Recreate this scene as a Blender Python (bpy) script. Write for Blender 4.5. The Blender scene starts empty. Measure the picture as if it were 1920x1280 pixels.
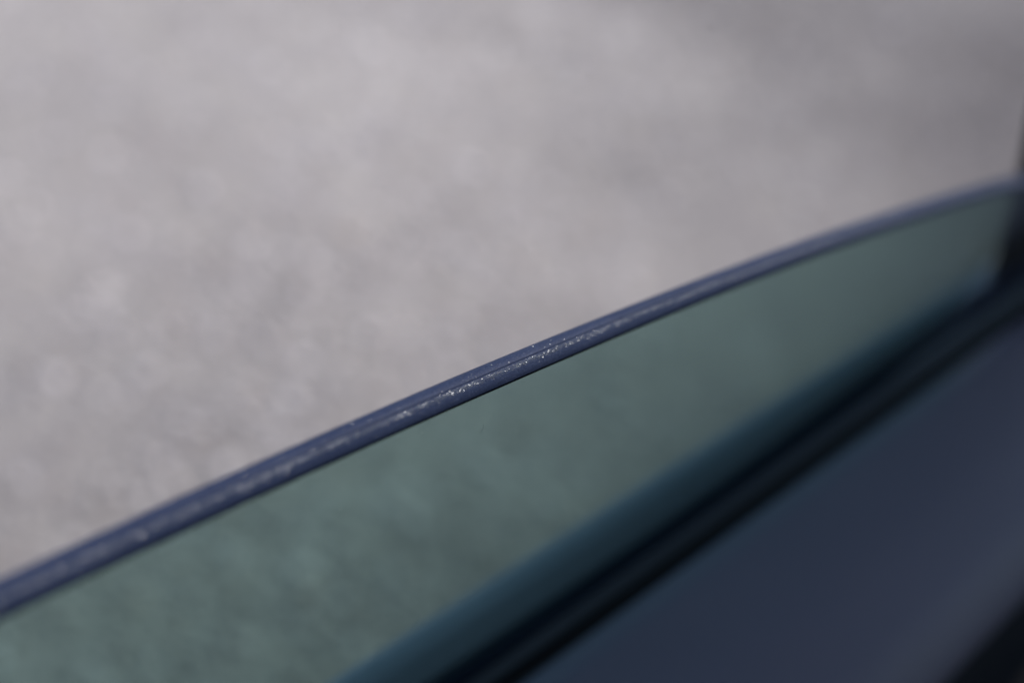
import bpy, bmesh, math, random
import numpy as np
from mathutils import Vector, Matrix

S = bpy.context.scene
R = math.radians
rng = np.random.default_rng(7)
random.seed(7)
EYE = 1.28                      # camera height above the ground, metres

# ------------------------------------------------------------------ camera
cd = bpy.data.cameras.new('camera'); cam = bpy.data.objects.new('camera', cd)
S.collection.objects.link(cam); S.camera = cam
# world axes: +X along the car to its front, +Y out of the left door, +Z up
cam.matrix_world = Matrix.Translation((0, 0, EYE)) @ Matrix(((0.6628856, 0.3135959, -0.6798826), (-0.7174113, 0.5258814, -0.4569132), (0.2142516, 0.7906367, 0.5735764))).to_4x4()
cd.lens = 50; cd.sensor_width = 36; cd.clip_start = 0.005; cd.clip_end = 200
cd.dof.use_dof = True; cd.dof.focus_distance = 0.253; cd.dof.aperture_fstop = 6.1

# ------------------------------------------------------------------ sky and sun
sun_dir = Vector((0.58, -0.110, 0.80)).normalized()
W = bpy.data.worlds.new('World'); S.world = W; W.use_nodes = True
nt = W.node_tree; bg = nt.nodes['Background']
sky = nt.nodes.new('ShaderNodeTexSky'); sky.sky_type = 'NISHITA'; sky.sun_disc = False
sky.sun_elevation = math.asin(sun_dir.z); sky.sun_rotation = math.atan2(sun_dir.x, sun_dir.y)
sky.air_density = 1.0; sky.dust_density = 0.4; sky.ozone_density = 1.5
nt.links.new(sky.outputs[0], bg.inputs[0]); bg.inputs[1].default_value = 0.10
sl = bpy.data.lights.new('sun', 'SUN'); sl.energy = 3.3; sl.angle = R(0.5); sl.color = (1.0, 0.95, 0.9)
so = bpy.data.objects.new('sun', sl); S.collection.objects.link(so)
so.rotation_euler = sun_dir.to_track_quat('Z', 'Y').to_euler(); so.location = (0, 0, 6)
S.view_settings.view_transform = 'Standard'; S.view_settings.look = 'None'
S.view_settings.exposure = 0.0; S.view_settings.gamma = 1
S.cycles.max_bounces = 12; S.cycles.transparent_max_bounces = 16
S.cycles.sample_clamp_indirect = 6; S.cycles.sample_clamp_direct = 5

# ------------------------------------------------------------------ material helpers
def mat(name, col, rough=0.5, spec=0.5):
    m = bpy.data.materials.new(name); m.use_nodes = True
    b = m.node_tree.nodes['Principled BSDF']
    b.inputs['Base Color'].default_value = (*col, 1); b.inputs['Roughness'].default_value = rough
    b.inputs['Specular IOR Level'].default_value = spec
    return m, m.node_tree, b
def node(t, k, **kw):
    n = t.nodes.new(k)
    for a, v in kw.items():
        if a in n.inputs: n.inputs[a].default_value = v
        else: setattr(n, a, v)
    return n
def obj_coord(t): return node(t, 'ShaderNodeTexCoord').outputs['Object']
def noise(t, scale, detail=4, rough=0.5, vec=None):
    n = t.nodes.new('ShaderNodeTexNoise'); n.inputs['Scale'].default_value = scale
    n.inputs['Detail'].default_value = detail; n.inputs['Roughness'].default_value = rough
    t.links.new(vec if vec is not None else obj_coord(t), n.inputs['Vector']); return n
def ramp(t, src, stops):
    r = t.nodes.new('ShaderNodeValToRGB'); e = r.color_ramp.elements
    while len(e) < len(stops): e.new(0.5)
    for k, (p, c) in enumerate(stops): e[k].position = p; e[k].color = (*c, 1)
    t.links.new(src, r.inputs[0]); return r.outputs[0]
def bump(t, b, src, strength, dist):
    n = t.nodes.new('ShaderNodeBump'); n.inputs['Strength'].default_value = strength
    n.inputs['Distance'].default_value = dist
    t.links.new(src, n.inputs['Height']); t.links.new(n.outputs[0], b.inputs['Normal'])

def m_grained(name, c0, c1, rough, grain, spec=0.5):
    """moulded plastic / leather: soft colour mottling and a fine pore grain"""
    m, t, b = mat(name, c0, rough, spec)
    n = noise(t, 9, 5)
    t.links.new(ramp(t, n.outputs[0], [(0.35, c0), (0.68, c1)]), b.inputs['Base Color'])
    g = node(t, 'ShaderNodeTexVoronoi'); g.inputs['Scale'].default_value = grain
    t.links.new(obj_coord(t), g.inputs['Vector'])
    bump(t, b, g.outputs['Distance'], 0.35, 0.0004)
    return m
M_trim = m_grained('navy_soft_trim', (0.19, 0.178, 0.234), (0.21, 0.194, 0.250), 0.5, 900)
M_trimdark = m_grained('dark_trim', (0.006, 0.0065, 0.012), (0.008, 0.009, 0.015), 0.75, 700)
M_rubber = m_grained('black_rubber', (0.135, 0.19, 0.31), (0.155, 0.21, 0.33), 0.5, 1400)
M_flock = m_grained('black_flock', (0.012, 0.025, 0.043), (0.016, 0.031, 0.051), 0.95, 2500, 0.1)
M_black = m_grained('satin_black', (0.012, 0.012, 0.013), (0.018, 0.018, 0.019), 0.5, 1200)
M_carpet = m_grained('carpet', (0.010, 0.010, 0.012), (0.018, 0.018, 0.020), 0.95, 500, 0.1)
M_liner = m_grained('headliner', (0.38, 0.38, 0.39), (0.44, 0.44, 0.45), 0.95, 600, 0.1)
M_tyre = m_grained('tyre_rubber', (0.015, 0.015, 0.015), (0.025, 0.025, 0.025), 0.8, 200)
M_metal, _, _b = mat('wheel_metal', (0.5, 0.5, 0.52), 0.3); _b.inputs['Metallic'].default_value = 1
M_paint, _t, _b = mat('navy_car_paint', (0.015, 0.024, 0.06), 0.35)
_b.inputs['Coat Weight'].default_value = 1; _b.inputs['Coat Roughness'].default_value = 0.05
_b.inputs['Metallic'].default_value = 0.4

# tinted glass: fresnel mirror over a tint that deepens with the path through the pane
def m_glass():
    m = bpy.data.materials.new('green_tinted_glass'); m.use_nodes = True; t = m.node_tree
    for n in list(t.nodes): t.nodes.remove(n)
    out = node(t, 'ShaderNodeOutputMaterial'); mix = node(t, 'ShaderNodeMixShader')
    geo = node(t, 'ShaderNodeNewGeometry')
    dot = node(t, 'ShaderNodeVectorMath', operation='DOT_PRODUCT')
    t.links.new(geo.outputs['Incoming'], dot.inputs[0]); t.links.new(geo.outputs['Normal'], dot.inputs[1])
    ab = node(t, 'ShaderNodeMath', operation='ABSOLUTE'); t.links.new(dot.outputs['Value'], ab.inputs[0])
    def M(op, a, b=None):
        n = node(t, 'ShaderNodeMath', operation=op)
        for i, v in enumerate((a, b)):
            if v is None: continue
            if isinstance(v, (int, float)): n.inputs[i].default_value = v
            else: t.links.new(v, n.inputs[i])
        return n.outputs[0]
    c2 = M('MULTIPLY', ab.outputs[0], ab.outputs[0])
    s2 = M('DIVIDE', M('SUBTRACT', 1.0, c2), 2.25)
    cr = M('SQRT', M('SUBTRACT', 1.0, s2))
    path = M('DIVIDE', 1.0, cr)
    comb = node(t, 'ShaderNodeCombineColor')
    for i, v in enumerate(GLASS_TINT):      # per-surface share of the tint at normal incidence
        t.links.new(M('POWER', v, path), comb.inputs[i])
    tr = node(t, 'ShaderNodeBsdfTransparent'); t.links.new(comb.outputs[0], tr.inputs['Color'])
    gl = node(t, 'ShaderNodeBsdfGlossy'); gl.inputs['Roughness'].default_value = 0.0
    fr = node(t, 'ShaderNodeFresnel'); fr.inputs['IOR'].default_value = 1.5
    # same fresnel on both sides of a slab
    F = M('POWER', M('SUBTRACT', 1.0, ab.outputs[0]), 5.0)
    F = M('ADD', 0.04, M('MULTIPLY', 0.96, F))
    t.links.new(F, mix.inputs[0]); t.links.new(tr.outputs[0], mix.inputs[1]); t.links.new(gl.outputs[0], mix.inputs[2])
    t.links.new(mix.outputs[0], out.inputs['Surface'])
    return m
GLASS_TINT = (0.712, 0.832, 0.808)
M_glass = m_glass()

# finely ground edge of the pane: matt blue glass with crystal chips that catch the sun
def m_edge():
    m, t, b = mat('ground_glass_edge', (0.035, 0.052, 0.12), 0.46, 0.10)
    co = obj_coord(t)
    n1 = noise(t, 60, 6, 0.6, co)
    n4 = noise(t, 3800, 2, 0.6, co)
    mx = node(t, 'ShaderNodeMix', data_type='RGBA', blend_type='MULTIPLY'); mx.inputs[0].default_value = 1
    t.links.new(ramp(t, n1.outputs[0], [(0.3, (0.032, 0.047, 0.104)), (0.7, (0.045, 0.062, 0.128))]), mx.inputs[6])
    t.links.new(ramp(t, n4.outputs[0], [(0.35, (0.7, 0.7, 0.75)), (0.6, (1.05, 1.05, 1.05)), (0.72, (2.0, 1.9, 1.6))]), mx.inputs[7])
    t.links.new(mx.outputs[2], b.inputs['Base Color'])
    n2 = noise(t, 5200, 3, 0.7, co); bump(t, b, n2.outputs[0], 0.55, 0.00008)
    v = node(t, 'ShaderNodeTexVoronoi'); v.inputs['Scale'].default_value = 12500
    t.links.new(co, v.inputs['Vector'])
    v2 = node(t, 'ShaderNodeTexVoronoi'); v2.inputs['Scale'].default_value = 12500; v2.inputs['Randomness'].default_value = 1
    sep = node(t, 'ShaderNodeSeparateColor'); t.links.new(v.outputs['Color'], sep.inputs[0])
    sub = node(t, 'ShaderNodeVectorMath', operation='SUBTRACT'); t.links.new(v.outputs['Color'], sub.inputs[0]); sub.inputs[1].default_value = (0.5, 0.5, 0.5)
    scl = node(t, 'ShaderNodeVectorMath', operation='SCALE'); t.links.new(sub.outputs[0], scl.inputs[0]); scl.inputs['Scale'].default_value = 1.5
    geo = node(t, 'ShaderNodeNewGeometry')
    add = node(t, 'ShaderNodeVectorMath', operation='ADD'); t.links.new(geo.outputs['Normal'], add.inputs[0]); t.links.new(scl.outputs[0], add.inputs[1])
    nor = node(t, 'ShaderNodeVectorMath', operation='NORMALIZE'); t.links.new(add.outputs[0], nor.inputs[0])
    gl = node(t, 'ShaderNodeBsdfGlossy'); gl.inputs['Roughness'].default_value = 0.30; gl.inputs['Color'].default_value = (0.31, 0.32, 0.33, 1)
    t.links.new(nor.outputs[0], gl.inputs['Normal'])
    # how chipped the surface is: coarse along the ridge, fine elsewhere (stored on the mesh)
    at = node(t, 'ShaderNodeAttribute'); at.attribute_name = 'chipped'
    n3 = noise(t, 900, 4, 0.7, co)
    mu = node(t, 'ShaderNodeMath', operation='MULTIPLY'); t.links.new(at.outputs['Fac'], mu.inputs[0]); t.links.new(n3.outputs[0], mu.inputs[1])
    # second hash so size of facet and its tilt are independent
    wn = node(t, 'ShaderNodeTexWhiteNoise'); wn.noise_dimensions = '3D'; t.links.new(v.outputs['Position'], wn.inputs['Vector'])
    lt = node(t, 'ShaderNodeMath', operation='LESS_THAN'); t.links.new(wn.outputs['Value'], lt.inputs[0]); t.links.new(mu.outputs[0], lt.inputs[1])
    mix = node(t, 'ShaderNodeMixShader'); t.links.new(lt.outputs[0], mix.inputs[0])
    t.links.new(b.outputs[0], mix.inputs[1]); t.links.new(gl.outputs[0], mix.inputs[2])
    t.links.new(mix.outputs[0], t.nodes['Material Output'].inputs['Surface'])
    return m
M_edge = m_edge()
M_layer = m_grained('clear_interlayer', (0.016, 0.024, 0.058), (0.026, 0.038, 0.085), 0.8, 3000, 0.15)
M_arris, _, _ = mat('polished_arris', (0.0015, 0.004, 0.005), 0.25, 0.3)

# ground: pale worn paving with loose chippings
def patch(t, co, a):
    a = patch1(t, co, a, (-3.57, 0, 0), (.85, 1.2, 1), 0.7, 1.55, 3.2, (0.43, 0.425, 0.44))  # ground colour darkens towards the front of the car
    return patch1(t, co, a, (-.1, -.55, 0), (.55, 1, 1), 0.5, 0.75, 1.5, (0.76, 0.77, 0.79))  # lens vignetting at the near left, painted into the ground colour
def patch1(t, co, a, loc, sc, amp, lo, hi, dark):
    """multiplies in a darker area of the ground with a wandering soft edge"""
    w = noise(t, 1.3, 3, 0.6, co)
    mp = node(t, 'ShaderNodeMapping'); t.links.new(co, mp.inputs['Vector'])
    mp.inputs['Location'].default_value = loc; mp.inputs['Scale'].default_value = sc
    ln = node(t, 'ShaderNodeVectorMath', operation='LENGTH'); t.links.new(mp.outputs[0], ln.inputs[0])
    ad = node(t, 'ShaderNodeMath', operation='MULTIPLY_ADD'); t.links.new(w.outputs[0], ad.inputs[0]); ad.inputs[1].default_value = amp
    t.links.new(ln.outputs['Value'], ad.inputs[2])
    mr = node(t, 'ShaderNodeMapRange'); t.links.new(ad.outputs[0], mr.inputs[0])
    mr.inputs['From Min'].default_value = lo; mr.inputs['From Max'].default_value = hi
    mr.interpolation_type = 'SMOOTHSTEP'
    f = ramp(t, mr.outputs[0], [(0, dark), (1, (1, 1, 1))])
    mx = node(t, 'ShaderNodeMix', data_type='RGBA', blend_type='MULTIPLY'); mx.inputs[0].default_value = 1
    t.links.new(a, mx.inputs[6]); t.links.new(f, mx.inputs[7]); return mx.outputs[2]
def m_ground():
    m, t, b = mat('pale_gravel_ground', (0.35, 0.33, 0.34), 0.9, 0.2)
    co = obj_coord(t)
    big = noise(t, 0.9, 3, 0.55, co); mid = noise(t, 9, 4, 0.6, co); fine = noise(t, 120, 4, 0.7, co)
    a = ramp(t, big.outputs[0], [(0.34, GROUND_A), (0.66, GROUND_B)])
    c = ramp(t, mid.outputs[0], [(0.3, (0.945, 0.94, 0.965)), (0.7, (1.04, 1.035, 1.01))])
    d = ramp(t, fine.outputs[0], [(0.3, (0.92, 0.92, 0.93)), (0.7, (1.06, 1.06, 1.06))])
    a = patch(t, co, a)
    for x in (c, d):
        mx = node(t, 'ShaderNodeMix', data_type='RGBA', blend_type='MULTIPLY'); mx.inputs[0].default_value = 1
        t.links.new(a, mx.inputs[6]); t.links.new(x, mx.inputs[7]); a = mx.outputs[2]
    t.links.new(a, b.inputs['Base Color']); bump(t, b, fine.outputs[0], 0.35, 0.003)
    return m
GROUND_A = (0.440, 0.406, 0.388); GROUND_B = (0.525, 0.486, 0.460)
M_ground = m_ground()
def m_stone():
    m, t, b = mat('gravel_stone', (0.35, 0.33, 0.33), 0.85, 0.3)
    at = node(t, 'ShaderNodeAttribute'); at.attribute_name = 'tone'
    co = obj_coord(t); big = noise(t, 0.9, 3, 0.55, co)
    a = ramp(t, big.outputs[0], [(0.34, GROUND_A), (0.66, GROUND_B)])
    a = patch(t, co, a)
    r = ramp(t, at.outputs['Fac'], [(0.0, (0.80, 0.79, 0.82)), (0.35, (0.97, 0.96, 0.97)), (0.55, (1.0, 0.98, 1.0)),
                                    (0.7, (1.1, 1.02, 0.96)), (0.9, (1.12, 1.12, 1.15)), (1.0, (1.75, 1.75, 1.8))])
    mx = node(t, 'ShaderNodeMix', data_type='RGBA', blend_type='MULTIPLY'); mx.inputs[0].default_value = 1
    t.links.new(a, mx.inputs[6]); t.links.new(r, mx.inputs[7])
    t.links.new(mx.outputs[2], b.inputs['Base Color'])
    return m
M_stone = m_stone()

# ------------------------------------------------------------------ mesh helpers
def link(name, me, m, parent=None, smooth=True):
    for mm in (m if isinstance(m, (list, tuple)) else [m]): me.materials.append(mm)
    if smooth: me.polygons.foreach_set('use_smooth', [True] * len(me.polygons))
    o = bpy.data.objects.new(name, me); S.collection.objects.link(o)
    if parent: o.parent = parent
    return o
def from_bm(name, bm, m, parent=None, smooth=False):
    bmesh.ops.recalc_face_normals(bm, faces=bm.faces)
    me = bpy.data.meshes.new(name); bm.to_mesh(me); bm.free()
    return link(name, me, m, parent, smooth)
def rounded(pts, r, n=5):
    """round every corner of a closed 2D polygon"""
    out = []; N = len(pts)
    for i in range(N):
        p0, p, p1 = (Vector(pts[(i - 1) % N]), Vector(pts[i]), Vector(pts[(i + 1) % N]))
        a = (p0 - p); b = (p1 - p); rr = min(r, a.length * 0.45, b.length * 0.45)
        a = p + a.normalized() * rr; b = p + b.normalized() * rr
        for k in range(n + 1):
            u = k / n; out.append(((1 - u) ** 2 * a + 2 * u * (1 - u) * p + u * u * b)[:])
    return out
def extrude_x(name, prof, xs, m, parent=None, r=0.003, n=5, yoff=None, zoff=None):
    """closed (y,z) profile swept along X through the stations xs (z measured from the ground)"""
    pr = rounded(prof, r, n) if r else prof
    bm = bmesh.new(); rings = []
    for x in xs:
        dy = yoff(x) if yoff else 0; dz = zoff(x) if zoff else 0
        rings.append([bm.verts.new((x, y + dy, z + dz)) for y, z in pr])
    K = len(pr)
    for a, b in zip(rings, rings[1:]):
        for k in range(K): bm.faces.new((a[k], a[(k + 1) % K], b[(k + 1) % K], b[k]))
    bm.faces.new(rings[0][::-1]); bm.faces.new(rings[-1])
    o = from_bm(name, bm, m, parent, True)
    return o
def span(a, b, n): return [a + (b - a) * i / n for i in range(n + 1)]

# ------------------------------------------------------------------ ground
bm = bmesh.new(); bmesh.ops.create_grid(bm, x_segments=60, y_segments=60, size=40)
for v in bm.verts: v.co.z = 0.004 * math.sin(v.co.x * 1.7) * math.cos(v.co.y * 1.3)
g = from_bm('ground', bm, M_ground, None, True); g['kind'] = 'structure'

def chippings():
    """loose stones: each an uneven 12-cornered solid, half sunk in the ground"""
    ico = bmesh.new(); bmesh.ops.create_icosphere(ico, subdivisions=1, radius=1)
    V = np.array([v.co[:] for v in ico.verts]); F = np.array([[v.index for v in f.verts] for f in ico.faces]); ico.free()
    N = 60000
    # denser close to the car, thinning out with distance
    x = rng.uniform(0.2, 5.6, N * 2); y = rng.uniform(0.40, 3.2, N * 2)
    keep = rng.random(N * 2) < 1.6 / (1 + 0.35 * np.hypot(x, y)); x = x[keep][:N]; y = y[keep][:N]; N = len(x)
    size = 0.0042 + 0.008 * rng.random(N) ** 2.2 + (rng.random(N) < 0.012) * rng.uniform(0.006, 0.014, N)
    P = V[None] * (1 + 0.25 * rng.standard_normal((N, 12, 1)) * 0.8) * size[:, None, None]
    P = P * rng.uniform([0.8, 0.6, 0.26], [1.3, 1.0, 0.48], (N, 3))[:, None]
    a = rng.uniform(0, 2 * np.pi, N); c, s = np.cos(a)[:, None], np.sin(a)[:, None]
    Q = P.copy(); Q[..., 0] = P[..., 0] * c - P[..., 1] * s; Q[..., 1] = P[..., 0] * s + P[..., 1] * c
    Q[..., 0] += x[:, None]; Q[..., 1] += y[:, None]
    Q[..., 2] += (0.004 * np.sin(x * 1.7) * np.cos(y * 1.3) - size * 0.04)[:, None]
    faces = (F[None] + (np.arange(N) * 12)[:, None, None]).reshape(-1, 3)
    me = bpy.data.meshes.new('gravel')
    me.vertices.add(N * 12); me.vertices.foreach_set('co', Q.reshape(-1))
    me.loops.add(faces.size); me.loops.foreach_set('vertex_index', faces.reshape(-1).astype(np.int32))
    me.polygons.add(len(faces)); me.polygons.foreach_set('loop_start', np.arange(0, faces.size, 3, dtype=np.int32))
    me.update(calc_edges=True)
    t = me.attributes.new('tone', 'FLOAT', 'POINT')
    tone = np.clip(rng.beta(2.2, 2.2, N), 0, 1); tone[(size > 0.0110) & (rng.random(N) < 0.45)] = 1.0
    t.data.foreach_set('value', np.repeat(tone, 12).astype(np.float32))
    o = link('gravel', me, M_stone, None, False)
    o['kind'] = 'stuff'; o['label'] = 'loose pale grey chippings strewn over the ground beside the car'; o['category'] = 'gravel'
chippings()

# ------------------------------------------------------------------ the car
car = bpy.data.objects.new('parked_car', None); S.collection.objects.link(car); car.location = (0, 0, 0)
car['label'] = 'dark blue car seen from inside, its green tinted door window rolled partly down'
car['category'] = 'car'

TILT = R(10)
gn = Vector((0, math.cos(TILT), math.sin(TILT))); gh = Vector((0, -math.sin(TILT), math.cos(TILT)))
GP = gn * Vector((0, 0.11407, -0.14987)).dot(gn)          # point of the pane's mid-plane nearest the eye line
def gpt(x, h, n=0.0): return Vector((x, 0, EYE)) + GP + gh * h + gn * n
def pane_y(z):                                             # y of the pane's mid-plane at world height z
    return (GP.dot(gn) - (z - EYE) * gn.z) / gn.y
# upper outline of the pane (x along the car, h up the pane)
OUT = [(-0.62, -0.205), (-0.45, -0.182), (-0.25, -0.167), (-0.05, -0.1613), (0.0701, -0.1616), (0.0949, -0.1624), (0.1143, -0.1633), (0.1367, -0.1646),
       (0.169, -0.1674), (0.2087, -0.1712), (0.2651, -0.1780), (0.3122, -0.1850), (0.3477, -0.1911), (0.3871, -0.1982), (0.441, -0.2092), (0.50, -0.2240), (0.56, -0.243)]
def catmull(P, n):
    out = []
    for i in range(1, len(P) - 2):
        p0, p1, p2, p3 = [np.array(P[j]) for j in (i - 1, i, i + 1, i + 2)]
        # non-uniform: cubic Hermite in x
        m1 = (p2[1] - p0[1]) / (p2[0] - p0[0]); m2 = (p3[1] - p1[1]) / (p3[0] - p1[0]); d = p2[0] - p1[0]
        for k in range(n):
            u = k / n
            h = (2*u**3-3*u**2+1)*p1[1] + (u**3-2*u**2+u)*d*m1 + (-2*u**3+3*u**2)*p2[1] + (u**3-u**2)*d*m2
            out.append((p1[0] + u * d, h))
    out.append(tuple(P[-2])); return out
OC = catmull(OUT, 10)
# smooth the measured outline
xs_ = np.array([p[0] for p in OC]); hs_ = np.array([p[1] for p in OC])
xg = np.linspace(xs_[0], xs_[-1], 400); hg = np.interp(xg, xs_, hs_) + .0002
for _ in range(300): hg[1:-1] = 0.25 * hg[:-2] + 0.5 * hg[1:-1] + 0.25 * hg[2:]
hg = hg + np.interp(xg, [.0, .07, .169, .265, .35, .45], [.0009, .0012, .0020, .0023, .0028, .0034])
for _ in range(60): hg[1:-1] = 0.25 * hg[:-2] + 0.5 * hg[1:-1] + 0.25 * hg[2:]
OC = list(zip(xg, hg))

# cross-section of the ground edge, millimetres: (n outward, h up); the last number is how chipped it is
PROFILE = [(2.45, -2.4, .01), (2.45, -1.5, .01), (2.30, -.95, .015), (1.95, -.45, .02), (1.45, -.12, .03), (0.9, .02, .03), (0.3, .03, .03), (-.12, -.02, .06)]
GROOVE = [(-.12, -.02), (-.20, -.12), (-.34, -.13), (-.42, -.05)]
PROFILE2 = [(-.42, -.05, .22), (-.60, -.04, .35), (-.85, -.10, .62), (-1.10, -.20, .66), (-1.30, -.33, .35), (-1.5, -.47, .06), (-1.75, -.68, .02), (-2.05, -1.02, .015), (-2.30, -1.42, .01), (-2.43, -1.85, .0)]
ARRIS = [(-2.43, -1.85), (-2.46, -2.1), (-2.46, -2.5)]
def sweep(name, prof, m, parent):
    bm = bmesh.new(); lay = bm.verts.layers.float.new('chipped'); rings = []
    for i, (x, h) in enumerate(OC):
        x0, h0 = OC[max(i - 1, 0)]; x1, h1 = OC[min(i + 1, len(OC) - 1)]
        t = Vector((x1 - x0, h1 - h0)).normalized(); nx, nh = -t.y, t.x     # in-plane normal of the outline
        ring = []
        for p in prof:
            v = bm.verts.new(gpt(x + nx * p[1] * .001, h + nh * p[1] * .001, p[0] * .001))
            v[lay] = p[2] if len(p) > 2 else 0
            ring.append(v)
        rings.append(ring)
    for a, b in zip(rings, rings[1:]):
        for k in range(len(prof) - 1): bm.faces.new((a[k], b[k], b[k + 1], a[k + 1]))
    me = bpy.data.meshes.new(name); bm.to_mesh(me); bm.free()
    return link(name, me, m, parent)
def refine(pr, k=3):
    out = []
    for a, b in zip(pr, pr[1:]):
        for j in range(k): out.append(tuple(a[i] + (b[i] - a[i]) * j / k for i in range(len(a))))
    out.append(pr[-1]); return out

# pane: a slab 4.9 mm thick, from the ground edge down into the door
bm = bmesh.new(); fr_, bk_ = [], []
for i, (x, h) in enumerate(OC):
    bottom = -0.46
    top = h - 0.0023
    for side, L in ((0.00245, fr_), (-0.00245, bk_)):
        L.append((bm.verts.new(gpt(x, top, side)), bm.verts.new(gpt(x, bottom, side))))
for L, flip in ((fr_, 0), (bk_, 1)):
    for a, b in zip(L, L[1:]):
        f = (a[0], a[1], b[1], b[0]); bm.faces.new(f[::-1] if flip else f)
for i in range(len(OC) - 1):
    bm.faces.new((fr_[i][1], bk_[i][1], bk_[i + 1][1], fr_[i + 1][1]))
glass = from_bm('window_glass', bm, M_glass, car, False)
glass['label'] = 'green tinted side window pane lowered into the door'
sweep('ground_edge', PROFILE, M_edge, glass)['label'] = 'outer half of the blue ground rim of the pane'
sweep('interlayer', GROOVE, M_layer, glass)
sweep('ground_edge', PROFILE2, M_edge, glass)['label'] = 'inner half of the rim, sparkling with tiny chips'
sweep('arris', ARRIS, M_arris, glass)

M_dust, _, _ = mat('pale_dust', (0.38, 0.38, 0.36), 0.9, 0.2)
M_lint, _, _ = mat('dark_fibre', (0.02, 0.02, 0.022), 0.9, 0.2)
def dust():
    """dust grains stuck to the cabin face of the pane and a short curled fibre"""
    bm = bmesh.new()
    for i in range(420):
        x = random.uniform(.02, .48); h0 = float(np.interp(x, xg, hg)); h = h0 - .003 - random.random() ** 1.6 * .07
        rr = random.choice((.00003, .00004, .00005, .00008)) * random.uniform(.7, 1.2)
        bmesh.ops.create_icosphere(bm, subdivisions=1, radius=rr, matrix=Matrix.Translation(gpt(x, h, -.00247 - rr * .3)) @ Matrix.Diagonal((random.uniform(.6, 1.8), 1, 1, 1)))
    o = from_bm('dust', bm, M_dust, glass, False); o['kind'] = 'stuff'
    for x0, h0, L, cx in ((.1665, -.1775, .0030, .0009), (.2015, -.1835, .0024, -.0008), (.118, -.176, .0022, .0009)):
        bm = bmesh.new(); prev = None
        for k in range(9):
            u = k / 8; c = gpt(x0 + cx * math.sin(u * 2.6), h0 - L * u, -.0026)
            ring = [bm.verts.new(c + Vector((math.cos(a), 0, math.sin(a))) * .000022 + gn * .00002 * math.sin(a * 2)) for a in (0, 2.09, 4.18)]
            if prev:
                for q in range(3): bm.faces.new((prev[q], prev[(q + 1) % 3], ring[(q + 1) % 3], ring[q]))
            prev = ring
        from_bm('lint', bm, M_lint, glass, True)
dust()

BX = span(-0.75, 0.95, 24)
zb = EYE - 0.279; yb = pane_y(zb)          # belt line height; pane there
# outer belt seal: wiper lip against the pane, bead on top of the door skin
prof = [(yb + .0033, zb - .034), (yb + .0031, zb - .030), (yb + .0052, zb - .0155), (yb + .0085, zb - .006), (yb + .0122, zb - .0008), (yb + .0138, zb - .002), (yb + .0155, zb - .010), (yb + .014, zb - .024), (yb + .009, zb - .034)]
seal = extrude_x('outer_belt_seal', prof, BX, M_rubber, car, 0.002)
# inner belt seal: flocked lip on the cabin side
prof = [(yb - .0031, zb - .012), (yb - .0033, zb - .003), (yb - .0046, zb - .0022), (yb - .0073, zb - .0125), (yb - .0060, zb - .020), (yb - .0062, zb - .032), (yb - .0150, zb - .035), (yb - .0150, zb - .038), (yb - .0040, zb - .036)]
extrude_x('inner_belt_seal', prof, BX, M_flock, car, 0.0007)
# inner door trim: shelf below the window, then the face of the door card with its armrest
zt = zb - 0.001; yt = yb - 0.0142
prof = [(yt, zt - .012), (yt - .001, zt - .003), (yt - .008, zt + .0005), (yt - .040, zt - .002), (yt - .062, zt - .007), (yt - .073, zt - .020), (yt - .073, zt - .034), (yt - .004, zt - .034)]
trim = extrude_x('door_trim', prof, BX, M_trim, car, 0.008, 6)
trim['label'] = 'smooth navy upper trim shelf below the window'
prof = [(yt - .070, zt - .0345), (yt - .074, zt - .060), (yt - .080, zt - .20), (yt - .082, zt - .62), (yt - .04, zt - .66), (yt - .02, zt - .62), (yt - .02, zt - .0345)]
extrude_x('door_card', prof, BX, M_trimdark, car, 0.006, 4)
prof = [(yt - .081, zt - .24), (yt - .135, zt - .235), (yt - .145, zt - .255), (yt - .135, zt - .285), (yt - .0815, zt - .33)]
extrude_x('armrest', prof, span(-.45, .35, 8), M_trimdark, car, 0.012)
# outer skin of the left side, with a crease and a tuck to the sill
def skin(s, name, x0=-0.78, x1=1.49):
    prof = [(yb + .012, zb - .021), (yb + .020, zb - .030), (yb + .052, zb - .10), (yb + .085, zb - .24), (yb + .082, zb - .30), (yb + .100, zb - .45),
            (yb + .085, zb - .66), (yb + .03, zb - .74), (yb + .0, zb - .72), (yb + .04, zb - .62), (yb + .065, zb - .45), (yb + .06, zb - .24), (yb + .03, zb - .10), (yb + .010, zb - .045)]
    if s < 0: prof = [(-1.42 + 2 * 0 - (y), z) for y, z in prof]
    return extrude_x(name, prof, span(x0, x1, 10), M_paint, car, 0.012, 5)
skin(1, 'door_skin')

# run channel and sail trim at the front of the window: slants back as it rises, a rubber face to the pane
def slab(name, poly_xz, yfun, t0, t1, m, parent, bev=0.0015):
    """flat piece with an (x, z) outline, lying along the pane from offset t0 to t1"""
    bm = bmesh.new(); A = []; B = []
    for x, z in poly_xz:
        A.append(bm.verts.new((x, yfun(z) + t0, z))); B.append(bm.verts.new((x, yfun(z) + t1, z)))
    bm.faces.new(A); bm.faces.new(B[::-1]); n = len(A)
    for i in range(n): bm.faces.new((A[i], A[(i + 1) % n], B[(i + 1) % n], B[i]))
    bmesh.ops.recalc_face_normals(bm, faces=bm.faces)
    bmesh.ops.bevel(bm, geom=list(bm.edges), offset=bev, segments=2, affect='EDGES')
    return from_bm(name, bm, m, parent, False)
def E(z): return EYE + z
fx = [(0.405, E(-.105)), (0.432, E(-.135)), (0.452, E(-.165)), (0.479, E(-.207)), (0.500, E(-.241)), (0.524, E(-.283))]
fx = [(x - .008 - max(0, z - E(-.20)) * .45 + max(0, E(-.195) - z) * .42, z) for x, z in fx]
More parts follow.
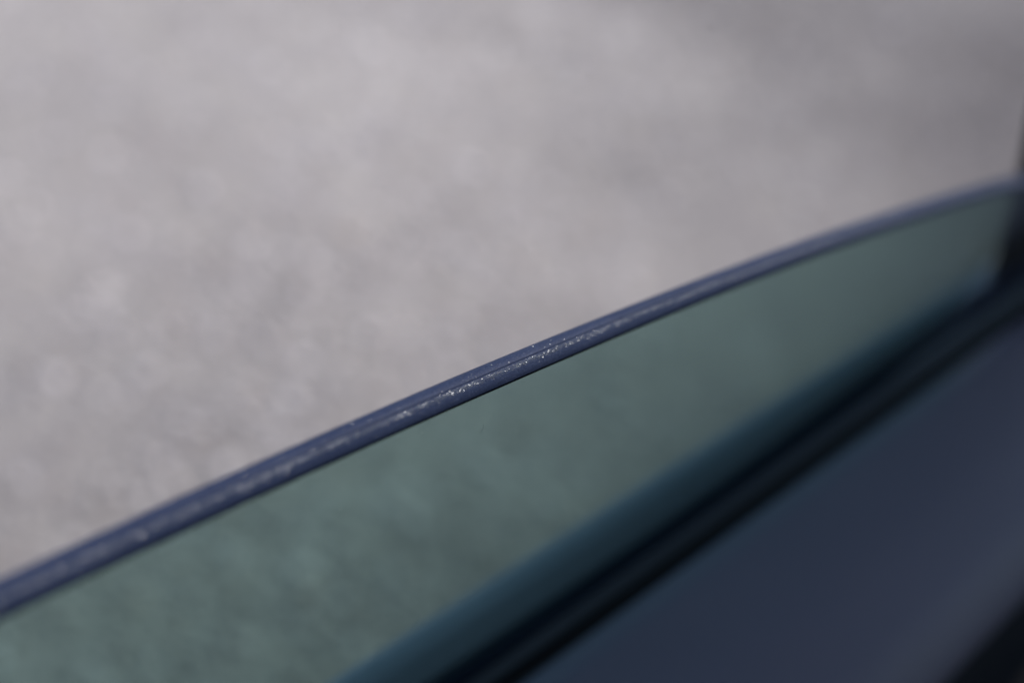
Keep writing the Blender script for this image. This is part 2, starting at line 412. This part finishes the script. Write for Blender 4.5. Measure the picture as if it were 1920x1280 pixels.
slab('sail_trim', fx + [(0.86, E(-.283)), (0.62, E(-.105))], pane_y, .0042, .0072, M_black, car, .0008)
# roof, pillars, headliner
zr = E(.19); yr = pane_y(zr)
prof = [(yr + .008, zr - .018), (yr + .004, zr + .012), (yr - .06, zr + .045), (-.40, zr + .070), (-.65, zr + .075), (-.90, zr + .070), (-1.28, zr + .045), (-1.345, zr + .012), (-1.35, zr - .018),
        (-1.30, zr - .016), (-1.24, zr + .010), (-.65, zr + .040), (-.06, zr + .010), (yr - .02, zr - .016)]
extrude_x('roof', prof, span(-1.4, 0.95, 12), M_paint, car, 0.01, 4)
prof = [(yr - .025, zr - .022), (yr - .07, zr + .002), (-.65, zr + .034), (-1.23, zr + .002), (-1.28, zr - .022), (-.65, zr + .026)]
extrude_x('headliner', prof, span(-1.38, 0.93, 12), M_liner, car, 0.004, 3)
def beam(name, a, b, w, d, m, parent):
    a, b = Vector(a), Vector(b); ax = (b - a).normalized(); u = ax.cross(Vector((0, 1, 0))).normalized(); v = ax.cross(u)
    bm = bmesh.new(); rr = []
    pr = rounded([(-w, -d), (w, -d), (w, d), (-w, d)], min(w, d) * .6, 4)
    for p in (a, b): rr.append([bm.verts.new(p + u * q[0] + v * q[1]) for q in pr])
    K = len(pr)
    for k in range(K): bm.faces.new((rr[0][k], rr[0][(k + 1) % K], rr[1][(k + 1) % K], rr[1][k]))
    bm.faces.new(rr[0][::-1]); bm.faces.new(rr[1])
    return from_bm(name, bm, m, parent, True)
for y0, y1 in ((yb - .01, yr - .01), (-1.30 - yb, -1.31)):
    beam('front_pillar', (1.48, y0, E(-.285)), (0.95, y1, zr + .0), .028, .018, M_paint, car)
    beam('centre_pillar', (-.80, y0, E(-.60)), (-.86, y1, zr - .006), .055, .016, M_black, car)
    beam('rear_pillar', (-1.95, y0, E(-.285)), (-1.41, y1, zr + .0), .05, .018, M_paint, car)
# far side of the cabin, floor, front and rear body
prof = [(-1.42, zb), (-1.34, zb + .002), (-1.30, zb - .06), (-1.32, zb - .66), (-1.50, zb - .68), (-1.54, zb - .40), (-1.52, zb - .20)]
extrude_x('far_door', prof, span(-.78, 1.49, 4), M_paint, car, 0.02, 4)
prof = [(yb + .03, .24), (yb + .03, .31), (-1.42, .31), (-1.42, .24)]
extrude_x('floor', prof, span(-2.0, 1.35, 4), M_carpet, car, 0.01, 3)
prof = [(-1.40, zb - .02), (-1.40, .30), (yb - .02, .30), (yb - .02, zb - .04), (yb - .06, zb - .012), (-.65, zb + .03), (-1.34, zb - .012)]
extrude_x('dashboard', prof, span(1.05, 1.49, 3), M_trimdark, car, 0.03, 5)
def body_block(name, xs, drop, m):
    prof = [(yb + .012, zb - .03), (yb + .11, zb - .24), (yb + .118, zb - .45), (yb + .06, zb - .70), (-1.36, zb - .70), (-1.53, zb - .45), (-1.52, zb - .24), (-1.42, zb - .03), (-.65, zb + .01)]
    return extrude_x(name, prof, xs, m, car, 0.03, 5, None, drop)
body_block('bonnet', span(1.50, 2.55, 8), lambda x: -.16 * ((x - 1.50) / 1.05) ** 2, M_paint)
body_block('rear_body', span(-2.45, -.88, 8), lambda x: -.05 * max(0, -x - 1.9) ** 2, M_paint)
def wheel(x, y):
    for nm, r_out, r_in, m, par in (('wheel', .325, .215, M_tyre, car), ):
        bm = bmesh.new(); N = 48
        pr = [(.11, .215), (.115, .26), (.108, .31), (.08, .325), (-.08, .325), (-.108, .31), (-.115, .26), (-.11, .215)]
        rings = []
        for i in range(N):
            a = 2 * math.pi * i / N; rings.append([bm.verts.new((q[1] * math.cos(a), q[0], q[1] * math.sin(a))) for q in pr])
        for i in range(N):
            A, B = rings[i], rings[(i + 1) % N]
            for k in range(len(pr) - 1): bm.faces.new((A[k], A[k + 1], B[k + 1], B[k]))
        w = from_bm(nm, bm, m, par, True); w.location = (x, y, .325)
    bm = bmesh.new(); bmesh.ops.create_cone(bm, cap_ends=True, segments=40, radius1=.215, radius2=.17, depth=.20, matrix=Matrix.Rotation(R(90), 4, 'X'))
    from_bm('rim', bm, M_metal, w, False)
for x in (1.95, -1.55):
    for y in (yb + .02, -1.42): wheel(x, y)

# door mirror standing out in front of the sail trim
def mirror():
    bm = bmesh.new(); bmesh.ops.create_uvsphere(bm, u_segments=32, v_segments=20, radius=1)
    for v in bm.verts:
        x, y, z = v.co
        p = 3.2; n = (abs(x) ** p + abs(y) ** p + abs(z) ** p) ** (1 / p)
        x, y, z = x / n, y / n, z / n
        if x < -.55: x = -.55
        v.co = (0.075 * x, 0.115 * y, 0.075 * z)
    h = from_bm('mirror_housing', bm, M_black, car, True); h.location = MIRROR
    bm = bmesh.new(); bmesh.ops.create_grid(bm, x_segments=1, y_segments=1, size=1, matrix=Matrix.Rotation(R(90), 4, 'Y'))
    for v in bm.verts: v.co = (-.0425, v.co.y * .095, v.co.z * .058)
    mg, _, b = mat('mirror_glass', (.8, .8, .82), .02); b.inputs['Metallic'].default_value = 1
    from_bm('mirror_glass', bm, mg, h, False)
    beam('mirror_arm', (0.72, yb + .01, E(-.245)), (0.715, MIRROR[1] - .02, MIRROR[2] - .045), .018, .012, M_black, h).matrix_parent_inverse = Matrix.Translation(MIRROR).inverted()
MIRROR = (0.70, 0.36, E(-.03))
mirror()
